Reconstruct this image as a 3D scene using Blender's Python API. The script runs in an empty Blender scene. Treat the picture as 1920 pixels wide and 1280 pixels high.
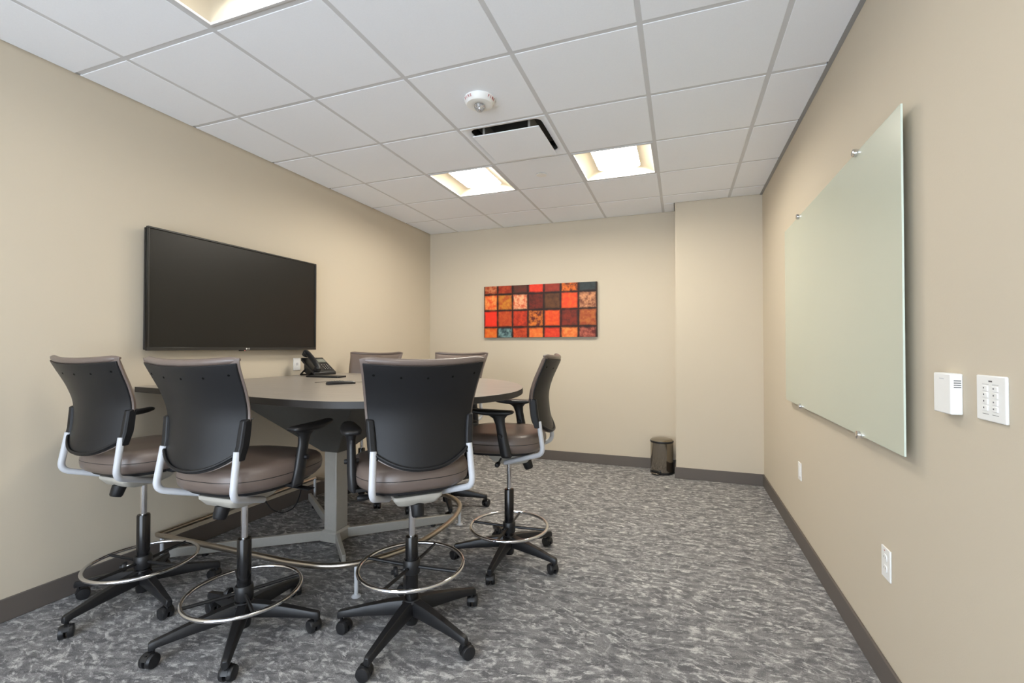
import bpy, bmesh, math, random
from mathutils import Vector, Matrix
from math import sin, cos, pi, radians
random.seed(7)
S = bpy.context.scene
COL = S.collection

# ------------------------------------------------------------------ camera, world, exposure
EYE = 1.285
cam_d = bpy.data.cameras.new('camera')
cam = bpy.data.objects.new('camera', cam_d)
COL.objects.link(cam)
cam.location = (0, 0, EYE)
cam.rotation_euler = (pi/2 + 0.0128, 0, 0.3429)
cam_d.sensor_width = 36
cam_d.lens = 36*851.0/1920
cam_d.shift_x = -0.00622
cam_d.shift_y = 0.00053
cam_d.clip_start = 0.02
S.camera = cam

W = bpy.data.worlds.new('world'); S.world = W
W.use_nodes = True
W.node_tree.nodes['Background'].inputs[0].default_value = (0.78, 0.88, 1.0, 1)
W.node_tree.nodes['Background'].inputs[1].default_value = 7.6
LAMP_POWER = 58
LAMP_DIM = 15
S.view_settings.view_transform = 'Standard'
S.view_settings.look = 'None'
S.view_settings.gamma = 1
S.view_settings.exposure = 0.0
S.view_settings.use_curve_mapping = False
S.cycles.use_denoising = True
S.cycles.max_bounces = 14
S.cycles.diffuse_bounces = 8
S.cycles.sample_clamp_indirect = 6

# ------------------------------------------------------------------ room numbers (metres, floor at z = 0)
XL, XR, YB, YC, XC, YF = -3.0, 0.73, 5.06, 4.766, -0.045, -2.1
H = EYE + 1.4436
GX, GY, T = -2.603, 1.4552, 0.6096

# ------------------------------------------------------------------ materials
def nt(name):
    m = bpy.data.materials.new(name); m.use_nodes = True
    t = m.node_tree
    return m, t, t.nodes['Principled BSDF']
def lin(c):
    return tuple(((x/255)/12.92 if x/255 <= .04045 else ((x/255+.055)/1.055)**2.4) for x in c) + (1,)
def setc(b, col, rough, metal, spec=.5):
    b.inputs['Base Color'].default_value = col
    b.inputs['Roughness'].default_value = rough
    b.inputs['Metallic'].default_value = metal
    b.inputs['Specular IOR Level'].default_value = spec
def mat(name, rgb, rough=.5, metal=0, spec=.5, nscale=60, var=.06, bump=0.0, bscale=300, coat=0):
    """solid colour with a light procedural mottling and optional fine bump"""
    m, t, b = nt(name)
    c = lin(rgb); setc(b, c, rough, metal, spec)
    b.inputs['Coat Weight'].default_value = coat
    tc = t.nodes.new('ShaderNodeTexCoord')
    n = t.nodes.new('ShaderNodeTexNoise'); n.inputs['Scale'].default_value = nscale; n.inputs['Detail'].default_value = 3
    t.links.new(tc.outputs['Object'], n.inputs['Vector'])
    mx = t.nodes.new('ShaderNodeMix'); mx.data_type = 'RGBA'
    mx.inputs[6].default_value = tuple(x*(1-var) for x in c[:3])+(1,)
    mx.inputs[7].default_value = tuple(min(1, x*(1+var)) for x in c[:3])+(1,)
    t.links.new(n.outputs['Fac'], mx.inputs[0]); t.links.new(mx.outputs[2], b.inputs['Base Color'])
    if bump:
        n2 = t.nodes.new('ShaderNodeTexNoise'); n2.inputs['Scale'].default_value = bscale; n2.inputs['Detail'].default_value = 2
        t.links.new(tc.outputs['Object'], n2.inputs['Vector'])
        bp = t.nodes.new('ShaderNodeBump'); bp.inputs['Strength'].default_value = bump; bp.inputs['Distance'].default_value = .002
        t.links.new(n2.outputs['Fac'], bp.inputs['Height']); t.links.new(bp.outputs['Normal'], b.inputs['Normal'])
    return m
def emit(name, rgb, strength):
    m, t, b = nt(name)
    setc(b, (.8, .8, .8, 1), .5, 0)
    b.inputs['Emission Color'].default_value = rgb+(1,)
    b.inputs['Emission Strength'].default_value = strength
    return m

M = {}
M['wall'] = mat('wall_paint', (202, 191, 172), .75, spec=.25, nscale=1.2, var=.02, bump=.12, bscale=220)
M['tile'] = mat('ceiling_tile', (240, 243, 249), .9, spec=.1, nscale=160, var=.03, bump=.25, bscale=500)
M['tbar'] = mat('grid_white', (206, 207, 210), .6, spec=.3, nscale=30, var=.02)
M['angle'] = mat('wall_angle_grey', (150, 150, 150), .5, nscale=30, var=.02)
M['base'] = mat('vinyl_base', (98, 91, 86), .5, nscale=8, var=.05, spec=.35)
M['shell'] = mat('charcoal_plastic', (26, 26, 28), .40, nscale=200, var=.12, bump=.25, bscale=900, spec=.32)
M['black'] = mat('black_plastic', (27, 27, 29), .4, nscale=120, var=.1, bump=.1, bscale=800)
M['gloss'] = mat('black_gloss', (16, 16, 18), .16, nscale=60, var=.05)
M['hole'] = mat('dark_recess', (10, 10, 10), .8, spec=.1)
M['silver'] = mat('silver_paint', (196, 198, 203), .38, nscale=80, var=.03, spec=.5)
M['putty'] = mat('putty_grey_casting', (180, 176, 167), .45, nscale=60, var=.03)
M['chrome'] = mat('chrome', (225, 225, 228), .1, 1, nscale=30, var=.02)
M['satin'] = mat('satin_nickel', (190, 180, 168), .28, 1, nscale=60, var=.04)
M['alu'] = mat('brushed_grey_metal', (168, 165, 158), .42, .2, nscale=70, var=.06)
M['skirt'] = mat('dark_laminate', (82, 80, 76), .5, nscale=40, var=.1)
M['white'] = mat('white_plastic', (238, 238, 236), .4, nscale=40, var=.015)
M['ivory'] = mat('reflector_cream', (214, 202, 180), .55, nscale=30, var=.01)
M['duct'] = mat('duct_grey', (92, 90, 86), .8, nscale=30, var=.03, spec=.1)
M['edge'] = mat('dark_edge_band', (44, 41, 39), .45, nscale=40, var=.08, spec=.35)
M['red'] = mat('red_print', (165, 25, 22), .5, nscale=80, var=.03)
M['ink'] = mat('grey_print', (95, 95, 98), .5, nscale=80, var=.03)
M['lens'] = mat('clear_lens', (236, 238, 240), .06, nscale=90, var=.02, spec=.7)
M['lens'].node_tree.nodes['Principled BSDF'].inputs['Transmission Weight'].default_value = .85
M['tvframe'] = mat('tv_bezel', (46, 45, 43), .3, nscale=50, var=.06)
M['screen'] = mat('tv_screen', (24, 23, 21), .33, nscale=240, var=.12, spec=.4)
M['lcd'] = mat('lcd_grey', (122, 126, 118), .2, nscale=60, var=.05)
M['key'] = mat('key_print', (200, 200, 196), .5)
M['canvas_side'] = mat('canvas_edge_dark', (52, 34, 28), .7)
M['steel'] = mat('stainless', (165, 159, 150), .13, 1, nscale=8, var=.05)
M['lamp'] = emit('lamp_diffuser', (1.0, .935, .81), LAMP_POWER)
M['lamp_dim'] = emit('lamp_diffuser_dimmed', (1.0, .935, .81), LAMP_DIM)
M['led'] = emit('red_led', (1.0, .1, .05), 1.5)

def vinyl(name, rgb):
    m, t, b = nt(name)
    setc(b, lin(rgb), .33, 0, .6)
    tc = t.nodes.new('ShaderNodeTexCoord')
    v = t.nodes.new('ShaderNodeTexVoronoi'); v.inputs['Scale'].default_value = 420
    t.links.new(tc.outputs['Object'], v.inputs['Vector'])
    bp = t.nodes.new('ShaderNodeBump'); bp.inputs['Strength'].default_value = .18; bp.inputs['Distance'].default_value = .001
    t.links.new(v.outputs['Distance'], bp.inputs['Height']); t.links.new(bp.outputs['Normal'], b.inputs['Normal'])
    n = t.nodes.new('ShaderNodeTexNoise'); n.inputs['Scale'].default_value = 7
    t.links.new(tc.outputs['Object'], n.inputs['Vector'])
    mx = t.nodes.new('ShaderNodeMix'); mx.data_type = 'RGBA'
    c = lin(rgb)
    mx.inputs[6].default_value = tuple(x*.9 for x in c[:3])+(1,); mx.inputs[7].default_value = tuple(x*1.1 for x in c[:3])+(1,)
    t.links.new(n.outputs['Fac'], mx.inputs[0]); t.links.new(mx.outputs[2], b.inputs['Base Color'])
    return m
M['vinyl'] = vinyl('taupe_vinyl', (106, 93, 86))

def laminate():
    m, t, b = nt('grey_wood_laminate')
    setc(b, lin((120, 112, 104)), .34, 0, .5)
    tc = t.nodes.new('ShaderNodeTexCoord')
    mp = t.nodes.new('ShaderNodeMapping'); mp.inputs['Scale'].default_value = (1.6, 38, 8)
    t.links.new(tc.outputs['Object'], mp.inputs['Vector'])
    n = t.nodes.new('ShaderNodeTexNoise'); n.inputs['Scale'].default_value = 2; n.inputs['Detail'].default_value = 6
    n.inputs['Distortion'].default_value = .3
    t.links.new(mp.outputs['Vector'], n.inputs['Vector'])
    r = t.nodes.new('ShaderNodeValToRGB')
    r.color_ramp.elements[0].position = .3; r.color_ramp.elements[0].color = lin((138, 130, 121))
    r.color_ramp.elements[1].position = .7; r.color_ramp.elements[1].color = lin((158, 150, 140))
    t.links.new(n.outputs['Fac'], r.inputs[0]); t.links.new(r.outputs[0], b.inputs['Base Color'])
    return m
M['laminate'] = laminate()

def carpet():
    m, t, b = nt('carpet_brushstroke')
    N, L = t.nodes, t.links
    setc(b, (.1, .1, .1, 1), .95, 0, .05)
    tc = N.new('ShaderNodeTexCoord')
    wn = N.new('ShaderNodeTexNoise'); wn.inputs['Scale'].default_value = 2.2; wn.inputs['Detail'].default_value = 2
    L.new(tc.outputs['Object'], wn.inputs['Vector'])
    def strokes(ang, sl, sw, seed, lo, hi):
        mp = N.new('ShaderNodeMapping'); mp.vector_type = 'TEXTURE'
        mp.inputs['Rotation'].default_value = (0, 0, radians(ang)); mp.inputs['Location'].default_value = (seed, seed*.7, 0)
        mp.inputs['Scale'].default_value = (1/sl, 1/sw, 1)
        L.new(tc.outputs['Object'], mp.inputs['Vector'])
        n = N.new('ShaderNodeTexNoise'); n.inputs['Scale'].default_value = 1; n.inputs['Detail'].default_value = 3.5
        n.inputs['Roughness'].default_value = .62; n.inputs['Distortion'].default_value = .5
        L.new(mp.outputs['Vector'], n.inputs['Vector'])
        r = N.new('ShaderNodeMapRange'); r.inputs[1].default_value = lo; r.inputs[2].default_value = hi
        L.new(n.outputs['Fac'], r.inputs[0]); return r.outputs[0]
    def math_(op, a, c):
        q = N.new('ShaderNodeMath'); q.operation = op
        for i, x in enumerate((a, c)):
            if isinstance(x, (int, float)): q.inputs[i].default_value = x
            else: L.new(x, q.inputs[i])
        return q.outputs[0]
    a = strokes(2, 11, 33, 3.1, .52, .62)
    c = strokes(24, 13, 40, 8.7, .53, .62)
    d = strokes(-28, 12, 36, 5.3, .53, .62)
    e = strokes(75, 11, 36, 1.3, .57, .68)
    sel = N.new('ShaderNodeMapRange'); sel.inputs[1].default_value = .44; sel.inputs[2].default_value = .56
    L.new(wn.outputs['Fac'], sel.inputs[0])
    inv = math_('SUBTRACT', 1, sel.outputs[0])
    brk = N.new('ShaderNodeTexNoise'); brk.inputs['Scale'].default_value = 28; brk.inputs['Detail'].default_value = 4; brk.inputs['Roughness'].default_value = .7
    L.new(tc.outputs['Object'], brk.inputs['Vector'])
    bk = N.new('ShaderNodeMapRange'); bk.inputs[1].default_value = .40; bk.inputs[2].default_value = .56
    L.new(brk.outputs['Fac'], bk.inputs[0])
    s1 = math_('MAXIMUM', math_('MULTIPLY', a, .9), math_('MULTIPLY', c, sel.outputs[0]))
    s2 = math_('MAXIMUM', math_('MULTIPLY', d, inv), math_('MULTIPLY', e, .5))
    st = math_('MULTIPLY', math_('MAXIMUM', s1, s2), bk.outputs[0])
    dk = strokes(12, 9, 24, 12.9, .40, .60)
    fb = N.new('ShaderNodeTexNoise'); fb.inputs['Scale'].default_value = 260; fb.inputs['Detail'].default_value = 2
    L.new(tc.outputs['Object'], fb.inputs['Vector'])
    mx = N.new('ShaderNodeMix'); mx.data_type = 'RGBA'
    mx.inputs[6].default_value = lin((105, 104, 106)); mx.inputs[7].default_value = lin((136, 135, 135))
    L.new(dk, mx.inputs[0])
    m2 = N.new('ShaderNodeMix'); m2.data_type = 'RGBA'
    m2.inputs[7].default_value = lin((208, 206, 204))
    L.new(math_('MULTIPLY', st, .85), m2.inputs[0]); L.new(mx.outputs[2], m2.inputs[6])
    fr = N.new('ShaderNodeMapRange'); fr.inputs[1].default_value = .3; fr.inputs[2].default_value = .7
    fr.inputs[3].default_value = .72; fr.inputs[4].default_value = 1.25
    L.new(fb.outputs['Fac'], fr.inputs[0])
    m3 = N.new('ShaderNodeMix'); m3.data_type = 'RGBA'; m3.blend_type = 'MULTIPLY'; m3.inputs[0].default_value = 1
    L.new(m2.outputs[2], m3.inputs[6]); L.new(fr.outputs[0], m3.inputs[7])
    L.new(m3.outputs[2], b.inputs['Base Color'])
    bp = N.new('ShaderNodeBump'); bp.inputs['Strength'].default_value = .5; bp.inputs['Distance'].default_value = .004
    L.new(fb.outputs['Fac'], bp.inputs['Height']); L.new(bp.outputs['Normal'], b.inputs['Normal'])
    return m
M['carpet'] = carpet()

def board_glass():
    m, t, b = nt('frosted_green_glass')
    setc(b, lin((196, 200, 182)), .2, 0, .5)
    tc = t.nodes.new('ShaderNodeTexCoord')
    n = t.nodes.new('ShaderNodeTexNoise'); n.inputs['Scale'].default_value = 1.1
    t.links.new(tc.outputs['Object'], n.inputs['Vector'])
    mx = t.nodes.new('ShaderNodeMix'); mx.data_type = 'RGBA'
    mx.inputs[6].default_value = lin((192, 197, 180)); mx.inputs[7].default_value = lin((199, 202, 186))
    t.links.new(n.outputs['Fac'], mx.inputs[0]); t.links.new(mx.outputs[2], b.inputs['Base Color'])
    return m
M['board'] = board_glass()
M['board_edge'] = mat('polished_glass_edge', (214, 226, 214), .12, nscale=20, var=.02, spec=.7)

def painting():
    """blotchy paint: each square carries two pigments; noise mixes them; dark joints between squares"""
    m, t, b = nt('painted_canvas')
    N, L = t.nodes, t.links
    setc(b, (1, 0, 0, 1), .55, 0, .3)
    ca = N.new('ShaderNodeAttribute'); ca.attribute_name = 'pigment_a'
    cb = N.new('ShaderNodeAttribute'); cb.attribute_name = 'pigment_b'
    tc = N.new('ShaderNodeTexCoord')
    n = N.new('ShaderNodeTexNoise'); n.inputs['Scale'].default_value = 22; n.inputs['Detail'].default_value = 5; n.inputs['Roughness'].default_value = .65
    L.new(tc.outputs['Object'], n.inputs['Vector'])
    r = N.new('ShaderNodeMapRange'); r.inputs[1].default_value = .40; r.inputs[2].default_value = .62
    L.new(n.outputs['Fac'], r.inputs[0])
    mx = N.new('ShaderNodeMix'); mx.data_type = 'RGBA'
    L.new(r.outputs[0], mx.inputs[0]); L.new(ca.outputs['Color'], mx.inputs[6]); L.new(cb.outputs['Color'], mx.inputs[7])
    uv = N.new('ShaderNodeUVMap'); uv.uv_map = 'UVMap'
    sp = N.new('ShaderNodeSeparateXYZ'); L.new(uv.outputs[0], sp.inputs[0])
    def edge(o):
        a = N.new('ShaderNodeMath'); a.operation = 'PINGPONG'; a.inputs[1].default_value = .5; L.new(o, a.inputs[0]); return a.outputs[0]
    mn = N.new('ShaderNodeMath'); mn.operation = 'MINIMUM'; L.new(edge(sp.outputs[0]), mn.inputs[0]); L.new(edge(sp.outputs[1]), mn.inputs[1])
    n2 = N.new('ShaderNodeTexNoise'); n2.inputs['Scale'].default_value = 14; L.new(tc.outputs['Object'], n2.inputs['Vector'])
    ad = N.new('ShaderNodeMath'); ad.operation = 'MULTIPLY_ADD'; L.new(n2.outputs['Fac'], ad.inputs[0]); ad.inputs[1].default_value = -.09; L.new(mn.outputs[0], ad.inputs[2])
    e = N.new('ShaderNodeMapRange'); e.inputs[1].default_value = -.025; e.inputs[2].default_value = .07; L.new(ad.outputs[0], e.inputs[0])
    m2 = N.new('ShaderNodeMix'); m2.data_type = 'RGBA'; m2.inputs[6].default_value = lin((38, 20, 16))
    L.new(e.outputs[0], m2.inputs[0]); L.new(mx.outputs[2], m2.inputs[7]); L.new(m2.outputs[2], b.inputs['Base Color'])
    return m
M['painting'] = painting()

# ------------------------------------------------------------------ mesh helpers
def finish(bm, angle=35):
    bmesh.ops.remove_doubles(bm, verts=bm.verts, dist=1e-6)
    bmesh.ops.recalc_face_normals(bm, faces=bm.faces)
    for f in bm.faces: f.smooth = True
    for e in bm.edges:
        if len(e.link_faces) == 2 and e.calc_face_angle(0) > radians(angle): e.smooth = False
def obj(name, bm, m, parent=None, loc=None, rotz=0, bev=0, seg=2, angle=35):
    finish(bm, angle)
    me = bpy.data.meshes.new(name); bm.to_mesh(me); bm.free()
    for x in (m if isinstance(m, (list, tuple)) else [m]): me.materials.append(M[x])
    o = bpy.data.objects.new(name, me); COL.objects.link(o)
    if parent: o.parent = parent
    if loc: o.location = loc
    o.rotation_euler.z = rotz
    if bev:
        md = o.modifiers.new('bevel', 'BEVEL'); md.width = bev; md.segments = seg; md.limit_method = 'ANGLE'; md.angle_limit = radians(40)
    return o
def thing(name, label, cat, loc=(0, 0, 0), rotz=0, group=None):
    o = bpy.data.objects.new(name, None); COL.objects.link(o)
    o.location = loc; o.rotation_euler = (0, 0, rotz); o.empty_display_size = .1
    return tag(o, label, cat, group)
def tag(o, label, cat, group=None):
    o['label'] = label; o['category'] = cat
    if group: o['group'] = group
    return o
def struct(name, bm, m, **k):
    o = obj(name, bm, m, **k); o['kind'] = 'structure'; return o
def nb(): return bmesh.new()
def box(bm, x0, x1, y0, y1, z0, z1, mi=0, bev=0):
    r = bmesh.ops.create_cube(bm, size=1)
    for v in r['verts']:
        v.co = Vector((x0+(v.co.x+.5)*(x1-x0), y0+(v.co.y+.5)*(y1-y0), z0+(v.co.z+.5)*(z1-z0)))
    fs = {f for v in r['verts'] for f in v.link_faces}
    for f in fs: f.material_index = mi
    if bev:
        es = list({e for v in r['verts'] for e in v.link_edges})
        bmesh.ops.bevel(bm, geom=es, offset=bev, segments=2, affect='EDGES', profile=.5)
    return bm
def lathe(bm, prof, n=32, loc=(0, 0, 0), mi=0, axis='Z', mat4=None):
    """prof: list of (r, z); closed with caps where r == 0"""
    rings = []
    for r, z in prof:
        if r < 1e-6: rings.append([bm.verts.new((0, 0, z))])
        else: rings.append([bm.verts.new((r*cos(2*pi*i/n), r*sin(2*pi*i/n), z)) for i in range(n)])
    for a, b in zip(rings, rings[1:]):
        for i in range(n):
            j = (i+1) % n
            if len(a) == 1 and len(b) == 1: continue
            if len(a) == 1: f = bm.faces.new((a[0], b[i], b[j]))
            elif len(b) == 1: f = bm.faces.new((a[i], b[0], a[j]))
            else: f = bm.faces.new((a[i], a[j], b[j], b[i]))
            f.material_index = mi
    for ring, first in ((rings[0], 1), (rings[-1], 0)):
        if len(ring) > 1:
            f = bm.faces.new(ring[::-1] if first else ring); f.material_index = mi
    vs = [v for r in rings for v in r]
    if axis == 'X': bmesh.ops.transform(bm, matrix=Matrix.Rotation(pi/2, 4, 'Y'), verts=vs)
    if axis == 'Y': bmesh.ops.transform(bm, matrix=Matrix.Rotation(-pi/2, 4, 'X'), verts=vs)
    if mat4 is not None: bmesh.ops.transform(bm, matrix=mat4, verts=vs)
    bmesh.ops.translate(bm, vec=Vector(loc), verts=vs)
    return bm
def cyl(bm, r, z0, z1, n=24, loc=(0, 0, 0), b=None, **k):
    b = min(r, abs(z1-z0))*.12 if b is None else b
    return lathe(bm, [(0, z0), (r-b, z0), (r, z0+b), (r, z1-b), (r-b, z1), (0, z1)], n, loc, **k)
def smooth_path(pts, bend=.03, seg=6):
    """round the corners of a polyline"""
    P = [Vector(p) for p in pts]; out = [P[0]]
    for a, b, c in zip(P, P[1:], P[2:]):
        d1 = min(bend, (a-b).length*.45); d2 = min(bend, (c-b).length*.45)
        s = b+(a-b).normalized()*d1; e = b+(c-b).normalized()*d2
        for i in range(seg+1):
            t = i/seg; out.append(s*(1-t)**2+b*2*t*(1-t)+e*t*t)
    out.append(P[-1]); return out
def tube(bm, path, r, n=12, closed=False, cap=True, mi=0, sx=1.0):
    P = [Vector(p) for p in path]; k = len(P); rings = []
    up = None
    for i, p in enumerate(P):
        if closed: d = P[(i+1) % k]-P[i-1]
        else: d = P[min(i+1, k-1)]-P[max(i-1, 0)]
        d.normalize()
        if up is None:
            up = Vector((0, 0, 1)) if abs(d.z) < .9 else Vector((1, 0, 0))
        s = d.cross(up)
        if s.length < 1e-4: s = d.cross(Vector((0, 1, 0)))
        s.normalize(); up = s.cross(d).normalized()
        rr = r[i] if isinstance(r, (list, tuple)) else r
        rings.append([bm.verts.new(p+s*cos(2*pi*j/n)*rr*sx+up*sin(2*pi*j/n)*rr) for j in range(n)])
    for a, b in zip(rings, rings[1:]+([rings[0]] if closed else [])):
        for j in range(n):
            f = bm.faces.new((a[j], a[(j+1) % n], b[(j+1) % n], b[j])); f.material_index = mi
    if not closed and cap:
        bm.faces.new(rings[0][::-1]); bm.faces.new(rings[-1])
    return bm
def loft(bm, rings, cap=True, mi=0):
    V = [[bm.verts.new(p) for p in r] for r in rings]
    n = len(V[0])
    for a, b in zip(V, V[1:]):
        for j in range(n):
            f = bm.faces.new((a[j], a[(j+1) % n], b[(j+1) % n], b[j])); f.material_index = mi
    if cap:
        bm.faces.new(V[0][::-1]).material_index = mi; bm.faces.new(V[-1]).material_index = mi
    return bm
def prism(bm, outline, z0, z1, mi_side=0, mi_top=0, bev=0):
    n = len(outline)
    a = [bm.verts.new((x, y, z0)) for x, y in outline]; b = [bm.verts.new((x, y, z1)) for x, y in outline]
    for i in range(n):
        bm.faces.new((a[i], a[(i+1) % n], b[(i+1) % n], b[i])).material_index = mi_side
    bm.faces.new(a[::-1]).material_index = mi_top
    bm.faces.new(b).material_index = mi_top
    return bm
def slab(bm, nu, nv, front, back, mi=0):
    """closed thick sheet between two (u,v) surfaces, u in -1..1, v in 0..1"""
    F = [[bm.verts.new(front(-1+2*i/nu, j/nv)) for i in range(nu+1)] for j in range(nv+1)]
    B = [[bm.verts.new(back(-1+2*i/nu, j/nv)) for i in range(nu+1)] for j in range(nv+1)]
    for j in range(nv):
        for i in range(nu):
            bm.faces.new((F[j][i], F[j][i+1], F[j+1][i+1], F[j+1][i])); bm.faces.new((B[j][i], B[j+1][i], B[j+1][i+1], B[j][i+1]))
    for j in range(nv):
        for i in (0, nu): bm.faces.new((F[j][i], F[j+1][i], B[j+1][i], B[j][i]))
    for i in range(nu):
        for j in (0, nv): bm.faces.new((F[j][i], F[j][i+1], B[j][i+1], B[j][i]))
    return bm
def rrect(cx, cy, w, h, r, n=5):
    pts = []
    for sx, sy, a0 in ((1, 1, 0), (-1, 1, 90), (-1, -1, 180), (1, -1, 270)):
        for i in range(n+1):
            a = radians(a0+90*i/n); pts.append((cx+sx*(w/2-r)+r*cos(a), cy+sy*(h/2-r)+r*sin(a)))
    return pts
def text_bm(bm, txt, size, mat4, depth=.0006):
    cu = bpy.data.curves.new('txt', 'FONT'); cu.body = txt; cu.size = size; cu.align_x = 'CENTER'; cu.align_y = 'CENTER'; cu.extrude = depth
    o = bpy.data.objects.new('txt', cu); COL.objects.link(o)
    me = bpy.data.meshes.new_from_object(o.evaluated_get(bpy.context.evaluated_depsgraph_get()))
    me.transform(mat4); bm.from_mesh(me)
    bpy.data.objects.remove(o); bpy.data.curves.remove(cu); bpy.data.meshes.remove(me)
    return bm

# ------------------------------------------------------------------ room shell
bm = nb(); box(bm, XL, XR, YF, YB, -.08, 0); struct('floor', bm, 'carpet')
TOP = H+.32
bm = nb(); box(bm, XL-.12, XL, YF-.12, YB+.12, -.08, TOP); struct('wall_left', bm, 'wall')
bm = nb(); box(bm, XR, XR+.12, YF-.12, YB+.12, -.08, TOP); struct('wall_right', bm, 'wall')
bm = nb(); box(bm, XL, XR, YB, YB+.12, -.08, TOP); struct('wall_back', bm, 'wall')
bm = nb(); box(bm, XC, XR, YC, YB, 0, TOP-.02); struct('wall_column', bm, 'wall')
# wall behind the camera with a wide window
WX0, WX1, WZ0, WZ1 = -2.9, .63, .05, 2.5
bm = nb()
box(bm, XL, WX0, YF-.12, YF, -.08, TOP); box(bm, WX1, XR, YF-.12, YF, -.08, TOP)
box(bm, WX0, WX1, YF-.12, YF, -.08, WZ0); box(bm, WX0, WX1, YF-.12, YF, WZ1, TOP)
struct('wall_front', bm, 'wall')
bm = nb()
for a, b_ in ((WX0, WX0+.05), (-1.65, -1.6), (-.55, -.5), (WX1-.05, WX1)): box(bm, a, b_, YF-.09, YF-.03, WZ0+.05, WZ1-.05)
box(bm, WX0, WX1, YF-.09, YF-.03, WZ0, WZ0+.05); box(bm, WX0, WX1, YF-.09, YF-.03, WZ1-.05, WZ1)
struct('window_1', bm, 'alu')
# baseboards
BH, BT = .108, .012
bm = nb(); box(bm, XL, XL+BT, YF, YB, 0, BH); struct('baseboard_left', bm, 'base', bev=.003)
bm = nb(); box(bm, XL+BT, XC, YB-BT, YB, 0, BH); struct('baseboard_back', bm, 'base', bev=.003)
bm = nb(); box(bm, XR-BT, XR, YF, YC-BT, 0, BH); struct('baseboard_right', bm, 'base', bev=.003)
bm = nb(); box(bm, XC-BT, XR, YC-BT, YC, 0, BH); box(bm, XC-BT, XC, YC, YB-BT, 0, BH); struct('baseboard_column', bm, 'base', bev=.003)

# ceiling: lay-in tiles on a recessed grid
xs = [XL+.012]+[GX+T*i for i in range(6)]+[XR-.012]
ys = [YF+.012]+[GY+T*j for j in range(-5, 6)]+[YB-.012]
LIGHT_CELLS = {(2, 9): 0, (4, 9): 1, (2, 5): 2, (4, 5): 3}      # (column, row) indices into xs / ys
VENT_CELL = (3, 8)
bm = nb(); G = .012
def tile(x0, x1, y0, y1):
    z = H-.0025; e = .002
    o = [(x0, y0), (x1, y0), (x1, y1), (x0, y1)]
    i = [(x0+e, y0+e), (x1-e, y0+e), (x1-e, y1-e), (x0+e, y1-e)]
    loft(bm, [[(x, y, H+.02) for x, y in o], [(x, y, z+.0015) for x, y in o], [(x, y, z) for x, y in i]])
for a in range(len(xs)-1):
    for b_ in range(len(ys)-1):
        x0, x1 = xs[a]+(G if a else 0), xs[a+1]-(G if a < len(xs)-2 else 0)
        y0, y1 = ys[b_]+(G if b_ else 0), ys[b_+1]-(G if b_ < len(ys)-2 else 0)
        if (a, b_) in LIGHT_CELLS or (a, b_) == VENT_CELL: continue
        if b_ == len(ys)-2 and x1 > XC:
            if x0 < XC-.03: tile(x0, XC-.012, YC, y1); tile(x0, x1, y0, YC-.012)
            else: tile(x0, x1, y0, YC-.012)
        else: tile(x0, x1, y0, y1)
box(bm, XL, XR, YF, YB, H+.25, H+.30)  # unseen slab added above the tiles to block the world light
struct('ceiling', bm, 'tile')
bm = nb()
for x in xs[1:-1]:
    box(bm, x-G-.004, x+G+.004, YF, YC if x > XC else YB, H-.0005, H+.010)
for y in ys[1:-1]:
    for a in range(len(xs)-1):
        box(bm, xs[a]+G+.004, xs[a+1]-G-.004, y-G-.004, y+G+.004, H-.0003, H+.0102)
struct('trim_1', bm, 'tbar')
bm = nb()
box(bm, XL, XL+.02, YF, YB, H+.004, H+.012); box(bm, XL, XC, YB-.02, YB, H+.004, H+.012)
box(bm, XR-.022, XR, YF, YC, H-.006, H+.012); box(bm, XC-.02, XC, YC, YB, H+.004, H+.012); box(bm, XC, XR, YC-.02, YC, H+.004, H+.012)
struct('trim_2', bm, 'angle')

# ------------------------------------------------------------------ ceiling fittings
LL = {0: 'recessed square ceiling light in the far row, left of the small sprinkler cover',
      1: 'recessed square ceiling light in the far row, right of the small sprinkler cover',
      2: 'recessed square ceiling light cut by the top edge of the picture, nearest the viewer',
      3: 'recessed square ceiling light out of view above the viewer'}
for (a, b_), k in LIGHT_CELLS.items():
    x0, x1, y0, y1 = xs[a]+G, xs[a+1]-G, ys[b_]+G, ys[b_+1]-G
    cx, cy = (x0+x1)/2, (y0+y1)/2; w = (x1-x0)/2
    t = thing('ceiling_light', LL[k], 'light', (cx, cy, H), 0, 'recessed ceiling lights')
    def sq(hx, hy, z, r=.001):
        return [(x, y, z) for x, y in rrect(0, 0, 2*hx, 2*hy, max(r, .001), 4)]
    def strip(V, close=False):
        for r0, r1 in zip(V, V[1:]+([V[0]] if close else [])):
            for j in range(len(r0)): bm.faces.new((r0[j], r0[(j+1) % len(r0)], r1[(j+1) % len(r0)], r1[j]))
    bm = nb()                                   # flange frame
    strip([[bm.verts.new(p) for p in sq(h, h, z)] for h, z in ((w, .02), (w, -.003), (w-.004, -.005), (w-.016, -.005), (w-.018, .004))])
    obj('frame', bm, 'tbar', t)
    bm = nb()                                   # coved reflector, steeper on the short sides
    prof = [(w-.018, w-.018, .004, .004), (w-.040, w-.024, .020, .02), (w-.075, w-.034, .036, .03), (w-.105, w-.042, .044, .04), (w-.125, w-.048, .047, .05),
            (w-.11, w-.040, .080, .05), (w-.014, w-.014, .03, .01)]
    strip([[bm.verts.new(p) for p in sq(*p_)] for p_ in prof], True)
    obj('reflector', bm, 'ivory', t)
    bm = nb(); prism(bm, rrect(0, 0, 2*(w-.120), 2*(w-.043), .05), .048, .054); obj('diffuser', bm, 'lamp' if k < 2 else 'lamp_dim', t)

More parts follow.
